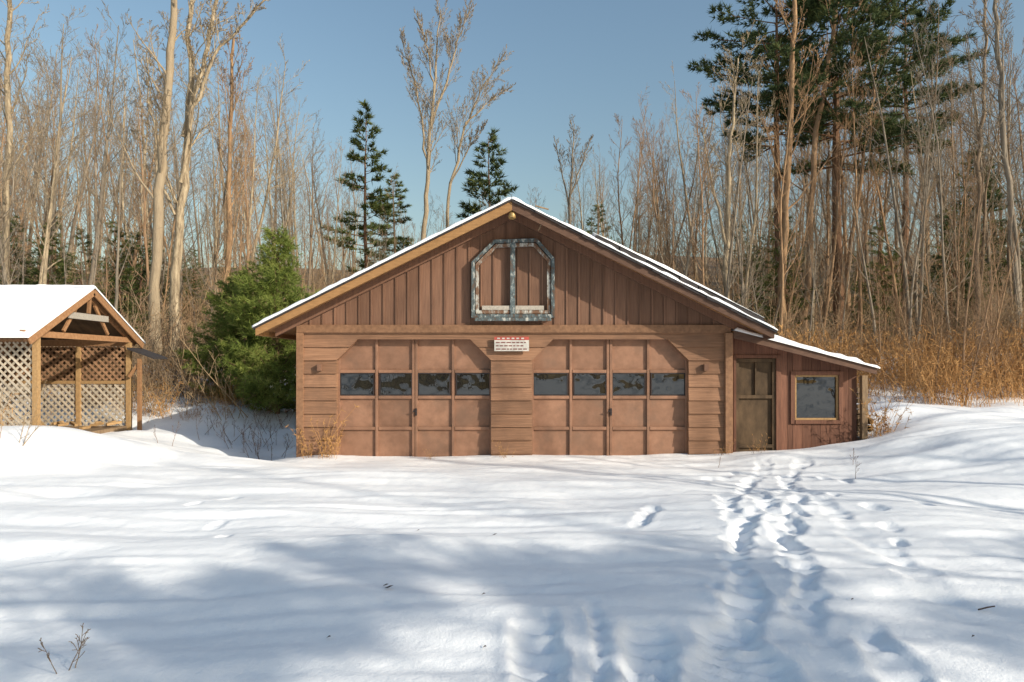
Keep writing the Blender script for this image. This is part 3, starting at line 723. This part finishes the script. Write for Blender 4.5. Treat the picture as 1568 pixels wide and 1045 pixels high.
def weeds(seed,n,h,sp,mat=M_weed):
    mb=MB(); rng=random.Random(seed); nr=np.random.RandomState(seed); P_=[];D_=[]
    for i in range(n):
        a=rng.uniform(0,6.28); q=sp*math.sqrt(rng.random()); hh=h*rng.uniform(.4,1.1)
        p=[q*math.cos(a),q*math.sin(a),-.05]; d=[rng.gauss(0,.22),rng.gauss(0,.22),1]; pts=[tuple(p)]
        for j in range(4):
            d[0]+=rng.gauss(0,.16); d[1]+=rng.gauss(0,.16); p=[p[0]+d[0]*hh/4,p[1]+d[1]*hh/4,p[2]+hh/4]; pts.append(tuple(p))
            if j>0:
                P_.append(tuple(p)); D_.append((d[0],d[1],.3))
        mb.tube(pts,[.006,.005,.004,.004,.003],3)
    mb.needles(P_,D_,4,.14,.02,nr,.8,0)
    return mb.mesh('weeds_%d'%seed,[mat])
WM=[weeds(300+i,60,1.4,.8) for i in range(3)]; WS=weeds(310,14,1.3,.35)
wd=empty('dry_weeds')
for i in range(66):
    y=rnd.uniform(14.8,19.5); x=rnd.uniform(7.4,16.5)
    place(rnd.choice(WM),'weed_inst',x,y,rnd.uniform(.4,1.15),None,None,wd)
for i in range(44):
    y=rnd.uniform(15.8,22); x=rnd.uniform(-12,-8.2) if i<16 else rnd.uniform(-11,-6.3)
    place(rnd.choice(WM),'weed_inst',x,y,rnd.uniform(.3,.65),None,None,wd)
for (px,py,s) in ((492,690,.75),(507,700,.6),(478,700,.5),(1335,640,.7),(1348,650,.8),(1362,640,.7),(15,650,.8),(5,660,.8),(40,670,.5),(250,600,.8),(235,620,.7),(775,690,.3),(1160,690,.35),(660,690,.2),(1105,690,.3)):
    y=12.0 if 440<px<1200 else (12.9 if px<1300 and px>100 else 12.2)
    if 200<px<300: y=16
    place(WS,'weed_inst',PX(px,y),y,s,s,None,wd)

# ---- individually placed trees ----
def custom(name,Y,paths,pr,seed,mat):
    mb=MB(); rng=random.Random(seed)
    for (pp,r0,r1,dy) in paths:
        w=[(PX(a,Y),Y+dy*i/(len(pp)-1),PZ(b,Y)) for i,(a,b) in enumerate(pp)]
        pts=[]; n=5
        for i in range(len(w)-1):
            for j in range(n):
                f=j/n; pts.append(tuple(w[i][k]+(w[i+1][k]-w[i][k])*f+(rng.gauss(0,.04) if (k<2 and pts) else 0) for k in range(3)))
        pts.append(w[-1]); m=len(pts); rad=[(r0+(r1-r0)*i/(m-1))*rng.uniform(.95,1.06) for i in range(m)]
        ds=[norm(tuple(pts[min(i+1,m-1)][k]-pts[max(i-1,0)][k] for k in range(3))) for i in range(m)]
        mb.tube(pts,rad,9)
        L=sum(math.dist(pts[i],pts[i+1]) for i in range(m-1))
        kids(mb,pts,rad,ds,L,0,rng,pr)
    return mb.obj(name,[mat],None,True)
PB=dict(seg=[0,7,5,4,3],wig=[0,.10,.12,.15,.16],up=[0,.10,.07,.05,.03],n=[14,7,5,4],start=[.35,.2,.2,.2],ang=[.75,.6,.6,.6],ratio=[.26,.45,.5,.5],rr=[.32,.5,.55,.6],sides=[8,5,4,3,3],rmin=0.0065,tip=.15)
custom('bare_tree',22,[([(237,585),(240,400),(248,220),(262,80),(270,-60)],.18,.09,0)],PB,1,M_bark)
custom('bare_tree',23,[([(262,590),(268,420),(280,250),(285,120),(283,-60)],.18,.06,.5),([(277,280),(300,170),(345,80),(420,10)],.08,.03,-.6),([(281,210),(305,100),(318,0),(330,-60)],.09,.045,.8),([(268,330),(235,260),(215,160),(200,60)],.05,.02,1)],PB,2,M_bark)
PB2=dict(PB); PB2['n']=[22,9,6,3]; PB2['start']=[.3,.15,.2,.2]; PB2['ratio']=[.26,.42,.45,.5]; PB2['rmin']=.0065; PB2['up']=[0,.12,.06,.04,.03]; PB2['ang']=[.55,.5,.55,.6]; PB2['wig']=[0,.06,.09,.12,.15]
custom('bare_tree',36,[([(646,420),(652,300),(660,200),(668,100),(675,15)],.15,.02,0),([(655,260),(645,180),(630,110),(612,50)],.07,.015,.5),([(660,190),(690,110),(705,60),(720,20)],.07,.015,-.5),([(664,140),(655,80),(640,30)],.045,.015,-.5),([(678,400),(690,280),(712,190),(735,130),(765,80)],.10,.015,1),([(712,190),(750,150),(785,120)],.045,.012,1),([(690,280),(720,230),(745,200)],.045,.012,-1)],PB2,3,M_bark)
PB3=dict(PB2); PB3['start']=[.4,.2,.2,.2]; PB3['n']=[16,7,5,3]
custom('bare_tree',40,[([(868,400),(872,320),(876,250),(880,190)],.12,.02,0),([(872,320),(860,260),(850,215)],.06,.015,0),([(873,300),(892,250),(905,210)],.06,.015,0)],PB3,4,M_barkG)
custom('bare_tree',26,[([(5,600),(8,400),(14,200),(10,60),(20,-60)],.15,.07,0)],PB,5,M_bark)
custom('bare_tree',27,[([(345,560),(350,350),(352,200),(358,60)],.13,.05,0)],PB,15,M_barkO)
custom('bare_tree',26,[([(1195,600),(1200,420),(1206,250),(1212,100),(1220,-60)],.16,.07,0)],PB,6,M_barkO)
custom('bare_tree',27,[([(1225,600),(1238,400),(1250,200),(1275,60),(1290,-60)],.14,.06,0)],PB,7,M_barkO)
custom('bare_tree',24,[([(1495,600),(1496,420),(1500,250),(1510,120),(1505,-20)],.10,.04,0)],PB,8,M_barkF)
custom('bare_tree',25,[([(1110,560),(1112,400),(1118,250),(1125,150),(1130,90)],.11,.03,0),([(1113,380),(1090,280),(1075,200)],.06,.02,0)],PB,9,M_bark)
custom('bare_tree',22,[([(1560,600),(1555,400),(1535,200),(1525,60),(1530,-60)],.10,.05,0)],PB,10,M_barkG)
custom('bare_tree',28,[([(1290,560),(1300,400),(1320,250),(1335,150),(1345,80)],.10,.03,0)],PB,12,M_barkO)
def single(name,me,px,y,pytop,Hp,wscale=1.0,rot=0):
    x=PX(px,y); H_=PZ(pytop,y)-gh(x,y); s=H_/Hp
    return place(me,name,x,y,s*wscale,s,rot,None,None,.01)
m2=[M_barkP,M_ndlG]
yp=pine(70,4.3,.03,1.5,170,.16,.015,12,11,.06,'cone',.35,1.3,.65).mesh('young_pine',m2)
single('young_pine_tree',yp,425,16.8,360,4.3,1.05)
single('young_pine_tree',yp,365,18,420,4.3,1.3,2)
sp1=pine(81,17,.25,3.2,60,.45,.07,8,5,.2,'cone',.0,1.0).mesh('spruce_mid',m3)
single('pine_tree',sp1,563,40,158,17,1.0)
sp2=pine(82,13,.25,2.8,48,.42,.07,8,5,.17,'dome',.1,1.0).mesh('pine_mid',mats)
single('pine_tree',sp2,752,42,205,13,1.05)
single('pine_tree',PN[2],915,46,315,12,1.3); single('pine_tree',sp1,605,47,265,17,1.3,2)
bp=pine(90,24,.5,5.4,60,.42,.065,10,5,.30,'dome',.05,1.0,.5).mesh('tall_pine',mats)
single('tall_pine_tree',bp,1195,29,-90,24,1.0,.6)
bp2=pine(91,24,.42,4.8,64,.42,.065,10,5,.30,'dome',.0,1.0,.5).mesh('tall_pine_b',mats)
single('tall_pine_tree',bp2,1287,28,-130,24,1.1,2)
single('tall_pine_tree',bp,1385,33,-60,24,.9,4)

mb=MB(); rng=random.Random(5)
pr=dict(seg=[6,4,3],wig=[.08,.12,.15],up=[.05,.08,.05],n=[5,3],start=[.3,.3],ang=[.6,.6],ratio=[.4,.5],rr=[.7,.7],sides=[4,3,3],rmin=0.0018,tip=.4)
for i in range(3): grow(mb,(-2.36+.03*i,3.55+.02*i,-.02),norm((rng.gauss(.25,.35),rng.gauss(0,.2),1)),.24,.0032,0,rng,pr)
mb.obj('foreground_twig',[M_barkF])
mb=MB()
for i in range(14): grow(mb,(-7.75+rng.uniform(-.35,.35),10+rng.uniform(-.5,.5),.25),norm((rng.gauss(0,.3),rng.gauss(0,.3),1)),rng.uniform(.6,1.1),.007,0,rng,pr)
mb.obj('bare_shrub',[M_brush])
mb=MB()
for i in range(70): 
    x=rng.uniform(-6.8,-4.4); y=rng.uniform(13,17); grow(mb,(x,y,gh(x,y)-.05),norm((rng.gauss(0,.4),rng.gauss(0,.3),1)),rng.uniform(.25,.7),.005,0,rng,pr)
mb.obj('snow_twigs',[M_barkP])
mb=MB()
for (px,py) in ((1310,735),(1305,720),(1100,712),(1155,690),(1165,688)):
    y=min(11.8,1672/(py-560)); x=PX(px,y); grow(mb,(x,y,gh(x,y)-.05),norm((rng.gauss(0,.2),0,1)),.35,.004,0,rng,pr)
mb.obj('weed_stalk',[M_barkP])
mb=MB()
xa_=np.array(xs); ya_=np.array(ys)
def hz(x,y): return float(H[np.argmin(abs(ya_-y)),np.argmin(abs(xa_-x))])
for (px,py,s) in ((757,831,.022),(595,921,.028),(740,925,.014),(503,989,.013),(1305,930,.01),(640,812,.015),(1490,985,.01),(590,917,.02),(742,1005,.01)):
    y=1672/(py-560); x=PX(px,y); z_=hz(x,y)+.008; o=len(mb.v)
    mb.v+=[(x-s,y,z_),(x,y-s*.8,z_+.008),(x+s*1.2,y+s*.2,z_+s*.6),(x+.2*s,y+s*.9,z_+.01)]; mb.f.append((o,o+1,o+2,o+3)); mb.mi.append(0)
y=1672/(941-560); x=PX(1512,y); mb.tube([(x-.06,y,hz(x,y)+.015),(x,y,hz(x,y)+.03),(x+.06,y+.02,hz(x,y)+.03)],[.005,.005,.004],5)
mb.obj('fallen_leaves',[M_leaf])

# ---- unseen trees behind / beside the viewpoint (dappled shade, reflections) ----
sp3=pine(95,7.7,.86,2.3,22,.24,.045,7,8,.09,'dome',.0,1.1,.7).mesh('shade_pine',mats)
for (x,y,s) in ((7.5,-4.6,.98),(11.5,-4.2,.94),(14.2,-4.4,.98),(18.3,-4.2,.95)):
    place(sp3,'shade_pine_tree',x,y,s,s*.97,None,None,0,.01)  # unseen pines added so their crowns throw the foreground shade band
PS=[slender(400+i,12,.09,13,.35,.3,6,2).mesh('shade_tree_%d'%i,[M_barkF],True) for i in range(3)]
for i,(x,y,s) in enumerate(((22,-7,1.3),(29,-9,1.4),(14.5,1.6,1.0),(17.2,.6,1.1),(13.2,3.9,.85),(19.5,1.8,1.05),(21,4.5,.9))):
    place(PS[i%3],'bare_tree',x,y,s,None,None,None,0)
bk=empty('added_rear_treeline')  # made-up unseen treeline, added to darken the window reflections
for i in range(110):
    x=rnd.uniform(-60,45); y=rnd.uniform(-48,-32); place(rnd.choice(PM),'rear_bare',x,y,rnd.uniform(.8,1.05),None,None,bk,0)
for i in range(70):
    x=rnd.uniform(-60,50); y=rnd.uniform(-50,-36); place(PN[1],'rear_conifer',x,y,rnd.uniform(.5,.85),None,None,bk,0)

# ---------------- light ----------------
EL=23; AZ=125
sd=Vector((math.sin(R(AZ))*math.cos(R(EL)),math.cos(R(AZ))*math.cos(R(EL)),math.sin(R(EL))))
sl=bpy.data.lights.new('sun','SUN'); sl.energy=5.0; sl.angle=R(0.53); sl.color=(1,0.92,0.78)
so=bpy.data.objects.new('sun',sl); scene.collection.objects.link(so); so.rotation_euler=sd.to_track_quat('Z','Y').to_euler(); so.location=(20,-15,20)
w=bpy.data.worlds.new('World'); scene.world=w; w.use_nodes=True; nt=w.node_tree
bg=nt.nodes['Background']; sk=nt.nodes.new('ShaderNodeTexSky'); sk.sky_type='NISHITA'; sk.sun_disc=False
sk.sun_elevation=R(EL); sk.sun_rotation=R(AZ); sk.air_density=1.7; sk.dust_density=2.0; sk.ozone_density=3.2
nt.links.new(sk.outputs[0],bg.inputs[0]); bg.inputs[1].default_value=0.15
cd=bpy.data.cameras.new('camera'); cd.lens=24; cd.sensor_width=36; cd.shift_y=37.5/1568; cd.clip_end=1000
co=bpy.data.objects.new('camera',cd); scene.collection.objects.link(co); co.location=(0,0,CZ); co.rotation_euler=(R(90),0,0); scene.camera=co
scene.view_settings.view_transform='Standard'; scene.view_settings.look='None'; scene.view_settings.exposure=0
